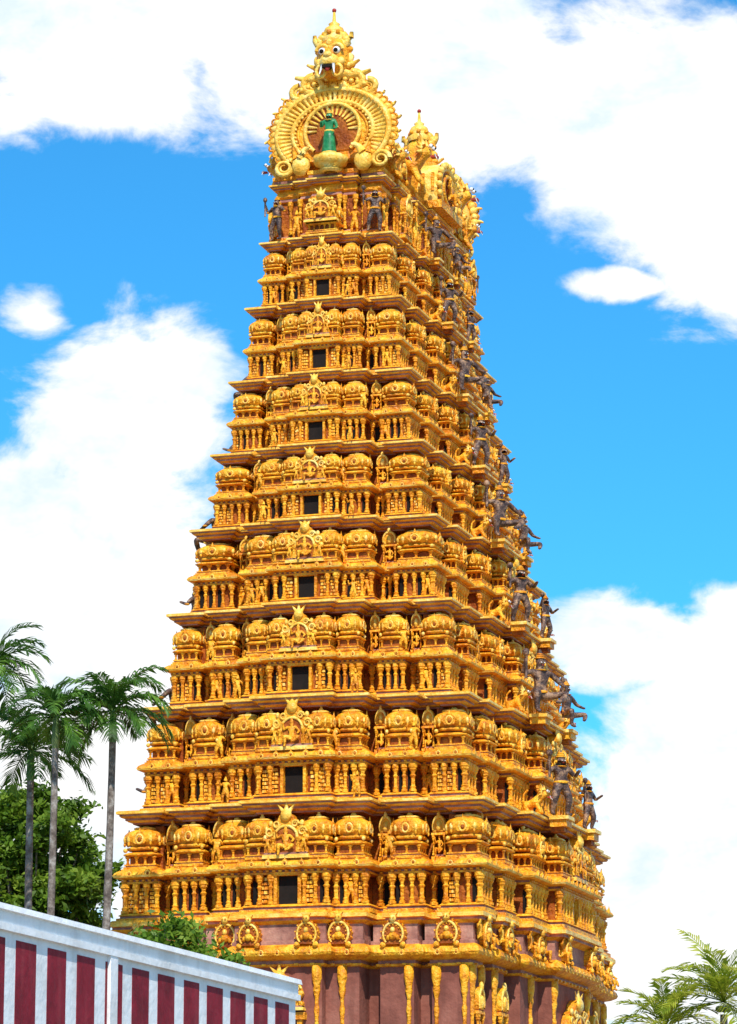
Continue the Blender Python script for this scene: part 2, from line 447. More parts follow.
# ---- base storey
Bb=MB()
Wb,Lb=5.28,7.95
ob=outline(Wb,Lb,PA,SA)
sweep(Bb,ob,[(.35,-.3,PINK),(.35,.5,PINK),(.28,.55,GOLD),(.32,.8,GOLD),(.22,.95,PINK),(.22,1.4,PINK),(.32,1.5,GOLD),(.32,1.7,GOLD),(.1,1.85,GOLD),
     (.0,1.9,PINK),(.0,10.60,PINK),(.08,10.62,GOLD),(.10,10.68,GOLD),(.05,10.70,MAUVE),(.05,10.78,MAUVE),
     (.22,10.82,GOLD),(.38,10.90,GOLD),(.42,10.98,GOLD),(.38,11.09,GOLD),(.28,11.18,GOLD),(.22,11.22,GOLD),(.22,11.32,MAUVE),(.16,11.34,MAUVE),(.16,11.80,MAUVE),(.24,11.85,GOLD),(.3,11.9,GOLD)],True)
o2=outline(hw[0]-.08,hl[0]+.3,PA,SA)
sweep(Bb,o2,[(-.2,11.88,GOLD),(.02,11.92,GOLD),(.02,12.0,MAUVE),(.10,12.02,GOLD),(.10,12.13,PALE),(.03,12.2,GOLD)],True)
dent=MB(); box(dent,-.06,.06,-.06,.06,0,.10,GOLD); dent.freeze()
for k in range(4):
    H,D,pl=(Wb,Lb,PA) if k%2==0 else (Lb,Wb,SA)
    for (u0,u1,p,i) in segs(H,pl,Wb):
        w=u1-u0
        if p>=0:
            if i==0: ends=[u0+.14] if u0>0 else [u1-.14]; ends.append(u1-.14 if u0>0 else u0+.14)
            elif i==2: ends=[u1-.14 if u0>0 else u0+.14]
            else: ends=[(u0+u1)/2] if i==4 else [u0+.14,u1-.14]
            for u in ends:
                put(Bb,bigpillar,k,u,D+p+.03,1.9,(.15,.15,8.72))
        n=max(1,int(w/.42))
        for j in range(n):
            u=u0+w*(j+.5)/n
            put(Bb,kudu,k,u,D+p+.38,10.86,(.22,.22,.28))
            put(Bb,dent,k,u,D+p+.10,10.63,(1,1,.6))
        if p>=0:
            zc=11.12
            if i==99:
                for q in (-1,1): put(Bb,nasi,k,q*w*.36,D+p+.30,zc,(.70,.9,.80*jit()))
            else:
                put(Bb,nasi,k,(u0+u1)/2,D+p+.30,zc,(.74,.9,.84*jit()))
            if k%2==1: 
                for q in (-1,1): put(Bb,F_smalls,k,(u0+u1)/2+q*w*.42,D+p+.28,zc+.1,(1.0,.9,.95))
    pc=pl[1][1]*Wb
    if k%2==0:
        t=MB(); box(t,-.75,.75,-.02,.1,3.2,8.9,DARK); box(t,-.95,-.75,-.14,.1,2.6,9.1,GOLD); box(t,.75,.95,-.14,.1,2.6,9.1,GOLD); box(t,-1.1,1.1,-.2,.1,9.1,9.3,GOLD); t.freeze()
        put(Bb,t,k,0,D+pc,0,(.7,1,1)); put(Bb,crest,k,0,D+pc+.12,9.35,(1.4,.9,1.1))
    else:
        t=MB(); box(t,-1.5,1.5,-.02,.1,0,8.0,DARK); box(t,-1.85,-1.5,-.3,.1,0,8.2,GOLD); box(t,1.5,1.85,-.3,.1,0,8.2,GOLD); box(t,-2.0,2.0,-.35,.1,8.2,8.6,GOLD); t.freeze()
        put(Bb,t,k,0,D+pc,0,(.9,1,1)); put(Bb,crest,k,0,D+pc+.2,8.6,(2.4,.9,1.6))
        for s in (-1,1):
            put(Bb,panel,k,s*H*.69,D+.03*Wb+.1,8.3,(.9,.8,1.6))
            put(Bb,panel,k,s*H*.93,D+.1,8.3,(.7,.8,1.5))
Bb.obj('base_storey',TM,tower)

# ---- tiers
Bs=MB(); Bo=MB(); Bg=MB()
for i in range(9):
    zb,zt=zz[i],zz[i+1]; h=zt-zb
    so=.35+.65*hw[i+1]/5.7
    W=hw[i+1]-.10*so; L=hl[i+1]-.10*so
    pf,ps=(PA,SA) if i<3 else (PB,SB)
    g=so
    if i<8:
        o=outline(W,L,pf,ps)
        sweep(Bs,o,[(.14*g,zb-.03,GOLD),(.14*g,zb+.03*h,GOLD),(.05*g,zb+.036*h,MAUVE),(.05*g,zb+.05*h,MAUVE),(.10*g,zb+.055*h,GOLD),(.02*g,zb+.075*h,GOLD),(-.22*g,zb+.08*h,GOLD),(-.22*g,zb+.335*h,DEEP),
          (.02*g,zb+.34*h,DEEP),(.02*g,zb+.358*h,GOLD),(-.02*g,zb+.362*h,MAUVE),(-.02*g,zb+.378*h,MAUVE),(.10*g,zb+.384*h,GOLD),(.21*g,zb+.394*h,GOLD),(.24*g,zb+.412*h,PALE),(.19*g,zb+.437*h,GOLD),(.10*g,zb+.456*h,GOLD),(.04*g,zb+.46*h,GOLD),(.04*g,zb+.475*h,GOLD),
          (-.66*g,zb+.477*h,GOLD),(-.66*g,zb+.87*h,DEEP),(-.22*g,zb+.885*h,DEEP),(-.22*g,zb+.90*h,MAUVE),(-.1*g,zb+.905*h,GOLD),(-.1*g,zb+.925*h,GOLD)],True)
    else:
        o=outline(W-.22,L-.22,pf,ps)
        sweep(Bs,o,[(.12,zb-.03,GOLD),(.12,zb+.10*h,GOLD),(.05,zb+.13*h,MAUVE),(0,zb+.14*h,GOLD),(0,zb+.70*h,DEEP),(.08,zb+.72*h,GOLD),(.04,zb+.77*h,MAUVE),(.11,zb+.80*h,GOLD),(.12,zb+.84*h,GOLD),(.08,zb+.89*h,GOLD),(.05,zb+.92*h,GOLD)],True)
    o=outline(W,L,pf,ps)
    sweep(Bs,o,[(-.3*g,zb+.90*h,GOLD),(-.04*g,zb+.915*h,GOLD),(-.04*g,zb+.936*h,MAUVE),(.06*g,zb+.94*h,GOLD),(.10*g,zb+.952*h,GOLD),(.10*g,zb+.966*h,MAUVE),(.18*g,zb+.970*h,PALE),(.18*g,zb+.992*h,PALE),(.12*g,zb+h,GOLD)],True)  # pale lips paint in the light caught by the ledge edges
    for k in range(4):
        H,D,pl=(W,L,pf) if k%2==0 else (L,W,ps)
        S=segs(H,pl,W)
        for (u0,u1,p,idx) in S:
            w=u1-u0; uc=(u0+u1)/2
            if i==8:
                n=max(2,int(w/.32)+1)
                for j in range(n):
                    u=u0+.06+(w-.12)*j/(n-1)
                    if idx==99 and abs(u)<.3: continue
                    put(Bo,pillar,k,u,D+p-.17,zb+.14*h,(.14,.14,.57*h))
                continue
            sp=.36*so+.02
            n=max(2,int(round(w/sp))+1)
            dw=.34*so+.10
            ph=.26*h
            for j in range(n):
                u=u0+.08*so+(w-.16*so)*j/(n-1)
                if idx==99 and abs(u)<dw+.05: continue
                big=1.25 if j in (0,n-1) else 1.0
                put(Bo,pillar,k,u,D+p-.05*so,zb+.078*h,(.17*so*big,.18*so*big,ph))
                if j<n-1:
                    um=u+(w-.16*so)/(n-1)/2
                    if idx==99 and abs(um)<dw+.3*so: continue
                    r=random.random()
                    gw=(w/(n-1))*.5
                    if r<.42:
                        t=MB(); box(t,-gw/2*.9,gw/2*.9,-.015,.05,0,ph*.78,DARK); t.freeze()
                        put(Bo,t,k,um,D+p-.215*so,zb+.09*h,(1,1,1))
                    elif r<.70:
                        put(Bo,LAT,k,um,D+p-.215*so,zb+.08*h,(gw*1.0,.16*so,ph*.95))
                    elif r<.8:
                        put(Bo,F_small,k,um,D+p-.09*so,zb+.08*h,(ph*.95*jit(),ph*.9,ph*.88*jit()))
            n=max(1,int(w/(.46*so)))
            for j in range(n):
                u=u0+w*(j+.5)/n
                put(Bo,kudu,k,u,D+p+.20*so,zb+.390*h,(.24*so,.22*so,.08*h*jit(.1)))
            nd=max(1,int(w/(.19*so)))
            for j in range(nd):
                u=u0+w*(j+.5)/nd
                put(Bo,dent,k,u,D+p+.02*so,zb+.36*h,(.7*so,.9*so,.16*h))
            hs=.44*h; z1=zb+.474*h
            if idx==99:
                big=min(w*.56,hs*.95)
                for s in (-1,1):
                    put(Bo,KUTA,k,s*w*.34,D+p-.30*so,z1,(w*.32,.78*so,hs*.96))
                put(Bo,crest,k,0,D+p-.02*so,z1,(big*jit(.05),1.0*so,hs*(.95+.06*(i%2))))
                dh=.262*h
                t=MB()
                box(t,-dw*.70,dw*.70,-.02,.06,0,dh*.96,DARK)  # flat dark plate paints the doorway's shade, no hole behind it
                for s in (-1,1): box(t,s*dw*.84-.05*so,s*dw*.84+.05*so,-.19*so,.05,0,dh,GOLD)
                box(t,-dw*1.02,dw*1.02,-.22*so,.05,dh*.95,dh*1.05,GOLD); t.freeze()
                put(Bo,t,k,0,D+p-.215*so,zb+.08*h,(1,1,1))
                for s in (-1,1): 
                    put(Bo,LAT,k,s*(dw+.26*so),D+p-.215*so,zb+.08*h,(.34*so,.20*so,dh))
            elif p<0:
                put(Bo,panel,k,uc,D+p-.06*so,z1,(w*1.0,.9*so,hs*.80*jit(.03)))
            elif idx==0:
                cw=W*(pf[0][0][0]-pf[0][0][1])
                if uc>0:
                    inx=cw*.47
                    put(Bo,KUTA,k,H-inx,D-inx+.02,z1,(cw*.90,cw*.90,hs*jit(.02)))
                if k%2==1 and w>cw*1.35:
                    sgn=1 if uc>0 else -1
                    put(Bo,panel,k,sgn*(H-cw-(w-cw)*.45),D-.02,z1,((w-cw)*.85,.8*so,hs*.8))
            else:
                if w>1.35*so:
                    put(Bo,SHALA,k,uc,D+p-.32*so,z1,(w/1.9*.88,.74*so,hs*jit(.02)))
                    put(Bo,nasi,k,uc,D+p+.06*so,z1+.12*h,(w*.24,.7*so,hs*.42))
                else:
                    put(Bo,KUTA,k,uc,D+p-.32*so,z1,(w*.88,.78*so,hs*jit(.02)))
                    if random.random()<.5:
                        s=random.choice((-1,1)); put(Bo,F_small,k,uc+s*w*.48,D+p+.02*so,z1,(.27*h,.25*h,.25*h*jit()))
    if i>=1:
        hs=(2.15-.09*i)
        for k in (1,3):
            pc=ps[1][1]*hw[i]
            for s in (-1,1):
                kind=F_si if (i%2==0) else F_st
                sh=hs*(1.05 if kind is F_si else .92)
                if (s==1)==(k==1): sh*=.8
                uu=s*(1.45*so+.35)-(.5 if k==1 else -.5)
                oo=hw[i]+pc-.02*so
                t=MB(); box(t,-.42,.42,-.34,.3,-.12,0,PALE); box(t,-.34,.34,-.26,.3,-.35,-.12,GOLD); box(t,-.22,.22,-.14,.3,-.5,-.35,DEEP); t.freeze()
                put(Bo,t,k,uu,oo,zb+.02,(so,so,so))
                put(Bg,kind,k,uu,oo,zb+(.20 if kind is F_si else .02),(sh*1.3,sh*1.2,sh),rz=s*.2-.5)
                put(Bo,YALI,k,s*(2.6*so+.45),hw[i]+ps[0][-1][2]*hw[i]-.25*so,zb,(.9*so,.9*so,.9*so))
        for k in (0,2):
            for s in (-1,1):
                if i<8: put(Bo,F_small,k,s*hw[i]*.36,hl[i]+.12*hw[i],zb,(.8*so,.7*so,.8*so))
zb=zz[8]
for k in (0,2):
    for s in (-1,1):
        put(Bg,F_st,k,s*1.60,hl[8]-.02,zb,(1.6,1.5,1.4),rz=s*.4)
        put(Bo,F_small,k,s*.95,hl[8]-.02,zb,(.8,.8,.9))
    put(Bo,crest,k,0,hl[8]+.40,zb+.35,(1.0,.9,.95))
    put(Bo,SHALA,k,0,hl[8]+.12,zb+.02,(.55,.6,1.0))
for k in (1,3):
    for u in (-2.9,2.9):
        put(Bo,F_st,k,u,hw[8]+.10,zb,(1.4,1.4,1.4),mat=GOLD)
    for u in (-3.7,3.7):
        put(Bo,panel,k,u,hw[8]+.05,zb+.1,(.8,.7,1.2))
Bs.obj('tier_bodies',TM,tower); Bo.obj('carved_ornaments',TM,tower); Bg.obj('guardian_statues',TM,tower)

# ---- barrel roof
Br=MB()
o=outline(1.72,4.82,PB,SB)
sweep(Br,o,[(.0,35.38,GOLD),(.08,35.42,MAUVE),(.08,35.52,MAUVE),(.11,35.55,GOLD),(.11,35.66,GOLD),(.0,35.7,GOLD)],True)
cs=[(1.30,35.65),(1.55,35.72),(1.74,36.0),(1.78,36.35),(1.68,36.75),(1.42,37.1),(1.04,37.30),(.58,37.42),(.22,37.46),(.2,37.54),(0,37.58)]
cs=cs+[(-x,z) for x,z in reversed(cs[:-1])]
ny=96; V=[];F=[]
for j in range(ny+1):
    y=-4.6+9.2*j/ny; k=1+.03*cos(j*pi/2)
    for x,z in cs: V.append((x*k,y,35.6+(z-35.6)*k))
n=len(cs)
for j in range(ny):
    for q in range(n-1):
        F.append((j*n+q,(j+1)*n+q,(j+1)*n+q+1,j*n+q+1))
F.append(tuple(range(n))); F.append(tuple(reversed(range(ny*n,ny*n+n))))
Br.add(V,F,GOLD,False)
for y in np.linspace(-3.6,3.6,7):
    Br.stamp(FIN,(0,y,37.5),(.26,.26,.32))
for k in (1,3):
    for u in (-3.9,-3.0,3.0,3.9):
        put(Br,nasi,k,u,1.78,35.75,(.8,.8,.9))
    t=MB()
    pp=[(1.15,35.6),(1.2,36.1),(1.12,36.6),(.85,36.95),(.4,37.1)]
    plate(t,pp+[(-x,z) for x,z in reversed(pp)],-2.45,0,PALE,DEEP)
    ring(t,(0,-2.45,36.25),.95,.76,.1,24,6,-.7,pi+.7,PALE); ring(t,(0,-2.48,36.25),.62,.50,.08,24,6,mat=GOLD)
    t.stamp(F_smalls,(0,-2.55,35.8),(1.2,1.0,1.1))
    for a in np.linspace(-.3,pi+.3,13):
        ball(t,(1.12*cos(a),-2.5,36.2+.9*sin(a)),(.13,.12,.13),7,5,PALE)
    for yy in np.linspace(-2.3,-1.3,4): box(t,-1.22,1.22,yy-.05,yy+.05,36.0,36.6,GOLD)
    box(t,-1.2,1.2,-2.6,0,35.42,35.68,GOLD)
    t.freeze(); put(Br,t,k,0,0,0,(1,1,1))
    put(Br,YALI,k,-2.35,1.9,35.75,(1.5,1.4,1.5)); put(Br,YALI,k,2.35,1.9,35.75,(1.5,1.4,1.5))
    put(Br,YALI,k,-4.1,1.8,35.5,(1.0,1.0,1.0)); put(Br,YALI,k,4.1,1.8,35.5,(1.0,1.0,1.0))
def great_arch():
    t=MB(); cz=36.90; rx,rz=1.80,1.38
    A=np.linspace(-.72,pi+.72,61)
    plate(t,[(rx*cos(a),cz+rz*sin(a)) for a in A],-.12,.35,PALE,GOLD)
    for fx,rr,m in ((1.0,.10,PALE),(.86,.05,GOLD),(.72,.08,PALE),(.62,.04,GOLD)):
        ring(t,(0,-.14,cz),rx*fx,rz*fx,rr,56,7,-.7,pi+.7,m)
    for a in np.linspace(-.68,pi+.68,44):
        cone(t,(rx*.74*cos(a),-.14,cz+rz*.74*sin(a)),(rx*.97*cos(a),-.18,cz+rz*.97*sin(a)),.045,.09,6,PALE,seg=2)
    for a in np.linspace(-.68,pi+.68,32): ball(t,(rx*.67*cos(a),-.17,cz+rz*.67*sin(a)),.05,6,5,PALE)
    nf=33
    for q,a in enumerate(np.linspace(-.62,pi+.62,nf)):
        c_,s_=cos(a),sin(a); k=1+.35*abs(c_)*max(0,s_)+random.uniform(-.15,.15)
        p0=(rx*1.02*c_,-.02,cz+rz*1.02*s_)
        ball(t,(p0[0]+.10*c_,-.04,p0[2]+.10*s_),(.13*k,.12,.13*k),8,5,PALE)
        ring(t,(p0[0]+.16*k*c_,-.1,p0[2]+.16*k*s_),.09*k,.09*k,.035,9,4,mat=GOLD)
        if q%2==0: cone(t,(p0[0]+.15*c_,-.03,p0[2]+.15*s_),(p0[0]+.38*k*c_,-.05,p0[2]+.38*k*s_),.09,.03,6,PALE,bend=(.04*s_,0,-.04*c_))
    for s in (-1,1):
        ring(t,(s*1.55,-.2,35.85),.30,.27,.085,22,6,0,3.6*pi if s>0 else -3.6*pi,PALE,.3)
        ball(t,(s*1.0,-.22,35.85),(.30,.18,.34),9,6,PALE)
        cone(t,(s*1.0,-.3,36.1),(s*.66,-.4,36.35),.14,.05,7,PALE,bend=(0,0,.1))
        cone(t,(s*1.15,-.25,36.1),(s*1.25,-.3,36.5),.10,.03,6,GOLD)
    plate(t,[(.90*cos(a),36.95+.86*sin(a)) for a in np.linspace(-.9,pi+.9,28)],-.16,.1,GOLD,DEEP)
    ring(t,(0,-.18,36.95),.88,.86,.07,32,6,-.85,pi+.85,PALE)
    for q in range(15):
        a=pi*q/14
        cone(t,(.5*cos(a),-.18,36.95+.5*sin(a)),(.82*cos(a),-.17,36.95+.80*sin(a)),.03,.06,5,PALE,seg=1)
    lathe(t,[(.2,35.5),(.35,35.56),(.25,35.64),(.46,35.74),(.54,35.9),(.50,36.0),(.42,36.04),(.1,36.04)],20,c=(0,-.35,0),mat=PALE,ribs=10,amp=.05)
    # ogee shoulders rising from the ring to the mask
    for s in (-1,1):
        ring(t,(s*.62,-.12,38.50),.38,.32,.13,24,7,pi/2,pi/2-s*3.2*pi,PALE,.3)
        ring(t,(s*1.12,-.08,38.30),.27,.24,.11,20,6,pi/2,pi/2-s*3*pi,PALE,.3)
        cone(t,(s*.3,-.1,38.8),(s*1.22,-.14,38.80),.18,.06,7,PALE,bend=(0,0,-.1))
        cone(t,(s*.3,-.1,39.05),(s*.85,-.1,39.2),.14,.04,7,PALE,bend=(0,0,-.06))
    plate(t,[(-1.25,37.8),(1.25,37.8),(1.1,38.5),(.6,39.0),(-.6,39.0),(-1.1,38.5)],-.08,.3,GOLD)
    for x in np.linspace(-1,1,11): ball(t,(x,-.16,38.72-.35*abs(x)),.085,7,5,PALE)
    return t
def mask():
    t=MB()
    ball(t,(0,-.08,39.15),(.44,.42,.62),16,12,GOLD)
    ball(t,(0,-.42,38.98),(.28,.22,.22),10,7,PALE)
    ball(t,(0,-.58,39.12),(.12,.10,.10),8,6,PALE)
    for s in (-1,1):
        ball(t,(s*.19,-.42,39.28),(.10,.09,.10),12,8,WHITE); ball(t,(s*.19,-.50,39.26),(.06,.04,.06),8,6,DARK)
        ring(t,(s*.19,-.42,39.29),.16,.16,.05,16,6,0,pi,PALE)
        cone(t,(s*.14,-.55,38.86),(s*.2,-.64,38.58),.05,.01,6,WHITE)
        cone(t,(s*.30,-.1,39.55),(s*.50,-.1,39.85),.13,.05,7,PALE,bend=(s*.06,0,-.05))
        ball(t,(s*.44,-.05,39.15),(.10,.08,.16),7,5,PALE)
        for q in range(4):
            ball(t,(s*(.48-.03*q),-.02,38.75+.22*q),(.13,.1,.11),7,5,GOLD)
        ring(t,(s*.22,-.45,38.72),.12,.16,.05,12,6,mat=PALE)
        ball(t,(s*.28,-.38,38.98),(.13,.1,.12),8,5,PALE)
    box(t,-.13,.13,-.66,-.4,38.76,38.84,DARK); ball(t,(0,-.6,38.74),(.07,.04,.08),7,5,RED)
    ball(t,(0,-.40,39.52),(.10,.08,.12),8,6,PALE)
    for q in range(7):
        a=pi*(.05+.15*q)
        ball(t,(.36*cos(a),-.1,39.62+.22*sin(a)),(.12,.12,.13),7,5,PALE)
    lathe(t,[(.30,39.6),(.34,39.72),(.24,39.82),(.28,39.9),(.24,40.02),(.12,40.1),(.15,40.15),(.05,40.22),(.03,40.5)],14,c=(0,-.02,0),mat=PALE)
    ball(t,(0,-.02,40.53),(.06,.06,.06),8,6,RED)
    for q in np.linspace(0,2*pi,8)[:-1]:
        ball(t,(.27*cos(q),-.02+.27*sin(q),39.86),.07,6,4,GOLD)
    return t.freeze()
GA=great_arch(); MK=mask()
s=1.2
GA.stamp(MK,(0,0,38.55-38.55*s+.02),(s,s,s))
GA.freeze()
put(Br,GA,0,.22,5.0,0,(1.02,1,1)); put(Br,GA,2,0,5.0,0,(1,1,1))
Br.obj('barrel_roof',TM,tower)
Bd=MB()
Bd.stamp(F_green,(0.22,-5.5,36.02),(1.7,1.4,1.42)); Bd.obj('green_deity_statue',TM,tower)

# ------------------------------------------------------------------ striped compound wall
wm=make_mat('whitewash',(0.74,0.73,0.71),(0.86,0.86,0.85),(0.88,0.88,0.88),scale=1.3,rough=0.8,bump=0.15,streak=0.25,streak_col=(0.55,0.50,0.46))
rm=make_mat('maroon_stripe_paint',(0.16,0.003,0.010),(0.23,0.005,0.016),(0.29,0.010,0.024),scale=1.6,rough=0.75,bump=0.15,streak=0.35,streak_col=(0.32,0.07,0.07))
Bw=MB()
xw=16.2; ye=-56.0; top=5.97; y0=-101
box(Bw,xw-.45,xw,y0,ye,0,top-.30,0)
box(Bw,xw-.51,xw+.06,y0,ye+.06,top-.302,top-.22,0)
box(Bw,xw-.49,xw+.03,y0,ye+.04,top-.218,top-.07,0)
box(Bw,xw-.54,xw+.08,y0,ye+.08,top-.07,top,0,.015)
yy=ye-.30
while yy>y0+1:
    w_=random.uniform(.57,.62)
    box(Bw,xw-.2,xw+.006,yy-w_,yy,.5,top-.38,1)
    yy-=.93
for yp in (-63.2,-72,-83,-94):
    box(Bw,xw-.1,xw+.05,yp-.12,yp+.12,0,top-.303,0)
box(Bw,-60,xw-.45,ye-.452,ye-.002,0,top-.30,0)
box(Bw,-60,xw-.56,ye-.55,ye+.1,top-.30,top-.002,0,.02)
x=xw-.9
while x>-59:
    box(Bw,x-.63,x,ye-.1,ye+.004,.5,top-.42,1); x-=.93
Bw.obj('striped_wall',[wm,rm])

# ------------------------------------------------------------------ ground
gm=make_mat('sandy_ground',(0.22,0.16,0.10),(0.32,0.25,0.17),(0.40,0.33,0.24),scale=0.15,rough=0.95,bump=0.3,bscale=2)
G=MB(); G.add([(-3000,-3000,0),(3000,-3000,0),(3000,3000,0),(-3000,3000,0)],[(0,1,2,3)],0); G.obj('ground',[gm])
am=make_mat('asphalt',(0.04,0.04,0.04),(0.055,0.055,0.055),(0.07,0.068,0.066),scale=0.8,rough=0.9,bump=0.3,bscale=8)
R_=MB(); box(R_,22,30,-400,400,-.1,.004,0); R_.obj('road',[am])

# ------------------------------------------------------------------ trees
bark=make_mat('palm_bark',(0.10,0.075,0.06),(0.20,0.16,0.13),(0.36,0.32,0.28),scale=4,rough=0.9,bump=0.5)
pl1=leaf_mat('palm_leaf',(0.025,0.07,0.010),(0.06,0.16,0.018),(0.16,0.30,0.035),1.3,.35)
pl2=leaf_mat('coconut_leaf',(0.16,0.24,0.01),(0.36,0.42,0.03),(0.58,0.56,0.09),1.3,.45)
brl=leaf_mat('broad_leaf',(0.05,0.11,0.008),(0.13,0.24,0.015),(0.27,0.38,0.04),.9,.4)
crs=make_mat('palm_crownshaft',(0.08,0.16,0.04),(0.12,0.2,0.06),(0.2,0.25,0.08),rough=0.5,bump=.1)
def frond(B,base,az,el0,length,droop,mat,nl=34,ll=.5,width=.035,hang=.5):
    base=np.array(base,float); hd=np.array([cos(az),sin(az),0.0]); side=np.array([-sin(az),cos(az),0.0])
    pts=[base.copy()]; n=nl
    for j in range(n):
        q=j/n
        e=el0-droop*(q**1.3)
        pts.append(pts[-1]+(hd*cos(e)+np.array([0,0,sin(e)]))*length/n)
    V=[];F=[]
    for j in range(n):
        a,b=pts[j],pts[j+1]; r=.022*(1-j/n)+.006
        o=len(V); V+=[a-side*r,a+side*r,b+side*r,b-side*r,a+np.array([0,0,r*1.5]),b+np.array([0,0,r*1.5])]
        F+=[(o,o+1,o+2,o+3),(o,o+4,o+5,o+3),(o+1,o+4,o+5,o+2)]
    for j in range(3,n+1):
        q=j/n; l=ll*(sin(pi*min(1,q*.88+.12))**.6)*random.uniform(.75,1.15)
        d=pts[min(j,n)]-pts[j-1]; d/=np.linalg.norm(d)
        for s in (-1,1):
            dirv=side*s*.75+d*1.05+np.array([0,0,random.uniform(-.1,.4)])
            dirv/=np.linalg.norm(dirv)
            m=pts[j]+dirv*l*.5; tip=m+dirv*l*.48+np.array([0,0,-hang*l*random.uniform(.5,1.2)])
            wv=d*width*random.uniform(.8,1.2)
            o=len(V); V+=[pts[j]-wv*.4,pts[j]+wv*.4,m+wv,m-wv,tip]
            F+=[(o,o+1,o+2,o+3),(o+3,o+2,o+4)]
    B.add(V,F,mat)
def palm(name,x,y,zc,lean=(0,0),nf=15,fl=1.7,lm=None,rt=.13,ll=.55,dr=(1.1,2.0),shaft=True,wd=.04,hg=(.2,.5),nl=30):
    B=MB()
    n=26; V=[];F=[];m=9
    for j in range(n+1):
        q=j/n; r=rt*(1.25-.45*q)*(1+.05*(j%2))
        if j==0: r*=1.4
        cx=x-lean[0]*(1-q)**1.5; cy=y-lean[1]*(1-q)**1.5
        for i in range(m): V.append((cx+r*cos(2*pi*i/m),cy+r*sin(2*pi*i/m),(zc-.5)*q))
    for j in range(n):
        for i in range(m): F.append((j*m+i,j*m+(i+1)%m,(j+1)*m+(i+1)%m,(j+1)*m+i))
    B.add(V,F,0,True)
    if shaft: lathe(B,[(rt*.85,zc-.9),(rt*1.05,zc-.7),(rt*.8,zc-.1),(rt*.3,zc+.15)],9,c=(x,y,0),mat=2)
    else:
        for q in range(7):
            a=q*.9; ball(B,(x+.2*cos(a),y+.2*sin(a),zc-.3),.12,7,5,2)
    for q in range(nf):
        az=q*2.399+random.uniform(-.3,.3)
        t=q/nf
        el=1.45-1.65*t+random.uniform(-.15,.15)
        frond(B,(x,y,zc-.05),az,el,fl*random.uniform(.8,1.2),random.uniform(*dr)*(1-.35*t),1,nl=nl,ll=ll*random.uniform(.85,1.1),width=wd,hang=random.uniform(*hg))
    return B.obj(name,[bark,lm,crs])
palm('palm_tree',-3.9,-12.8,17.6,(.5,.1),24,1.9,pl1,rt=.12,ll=.75,dr=(1.4,2.5),wd=.042)
palm('palm_tree',-5.1,-14.1,17.3,(.2,.1),20,1.6,pl1,rt=.11,ll=.7,dr=(1.4,2.5),wd=.042)
palm('palm_tree',-6.9,-11.6,16.8,(-.2,.2),23,2.0,pl1,rt=.12,ll=.8,dr=(1.4,2.5),wd=.042)
palm('palm_tree',-8.1,-11.9,19.2,(.2,0),21,1.8,pl1,rt=.12,ll=.75,dr=(1.4,2.5),wd=.042)
palm('coconut_palm',5.9,23.7,12.0,(.8,.3),26,3.4,pl2,.17,1.0,(.9,1.7),False,.06,(.1,.35),28)
palm('coconut_palm',3.9,22.8,11.0,(.5,.3),22,2.6,pl2,.17,.9,(.9,1.7),False,.06,(.1,.35),26)

def broad_tree(name,x,y,blobs,zt,rt,ncl,nleaf,ls,spread):
    B=MB()
    cone(B,(x,y,-.1),(x+.2,y,zt),rt,rt*.6,10,0,bend=(.1,.05,0),seg=6)
    cl=[]
    while len(cl)<ncl:
        b=random.choice(blobs)
        p=np.random.normal(size=3); p/=np.linalg.norm(p); p*=random.uniform(.45,1.0)
        cl.append(np.array([x+b[0]+p[0]*b[3],y+b[1]+p[1]*b[3],b[2]+p[2]*b[4]]))
    for c in cl[::3]:
        mid=np.array([x+.2,y,zt]); cone(B,mid,c,rt*.28,.03,5,0,bend=(0,0,-.3),seg=3)
    cs_=np.array(cl)
    idx=np.random.randint(0,ncl,nleaf)
    P=cs_[idx]+np.random.normal(size=(nleaf,3))*spread*np.array([1,1,.7])
    a=np.random.normal(size=(nleaf,3)); a/=np.linalg.norm(a,axis=1,keepdims=True)
    u=np.random.normal(size=(nleaf,3)); u[:,2]*=.5
    u-=a*(u*a).sum(1,keepdims=True); u/=np.linalg.norm(u,axis=1,keepdims=True)
    w=np.cross(a,u)
    s=ls*np.random.uniform(.6,1.3,(nleaf,1))
    V=np.stack([P-u*s,P+w*s*.45,P+u*s,P-w*s*.45],1).reshape(-1,3)
    B.V.append(V); B.L.append(np.arange(nleaf*4)+B.n); B.C.append(np.full(nleaf,4)); B.M.append(np.full(nleaf,1)); B.S.append(np.zeros(nleaf,bool)); B.n+=nleaf*4
    return B.obj(name,[bark,brl])
np.random.seed(3)
broad_tree('leafy_tree',-13.9,4.8,[(0,0,16.3,2.4,2.2),(.9,.3,14.6,2.0,2.0),(-2,0,15.4,2.6,2.6),(.2,-.5,12.6,2.6,2.5),(-.5,-1,14,2.6,2.6)],9.5,.4,150,50000,.14,.27)
broad_tree('leafy_tree',7.6,-38.5,[(0,0,7.75,1.0,1.0),(.6,.1,7.65,.9,.8),(-.7,0,7.8,.8,.8)],5.0,.15,34,9000,.08,.17)
broad_tree('leafy_tree',-22,9,[(0,0,12,4,3.4),(2,0,10,3,3)],7.5,.45,80,20000,.16,.4)

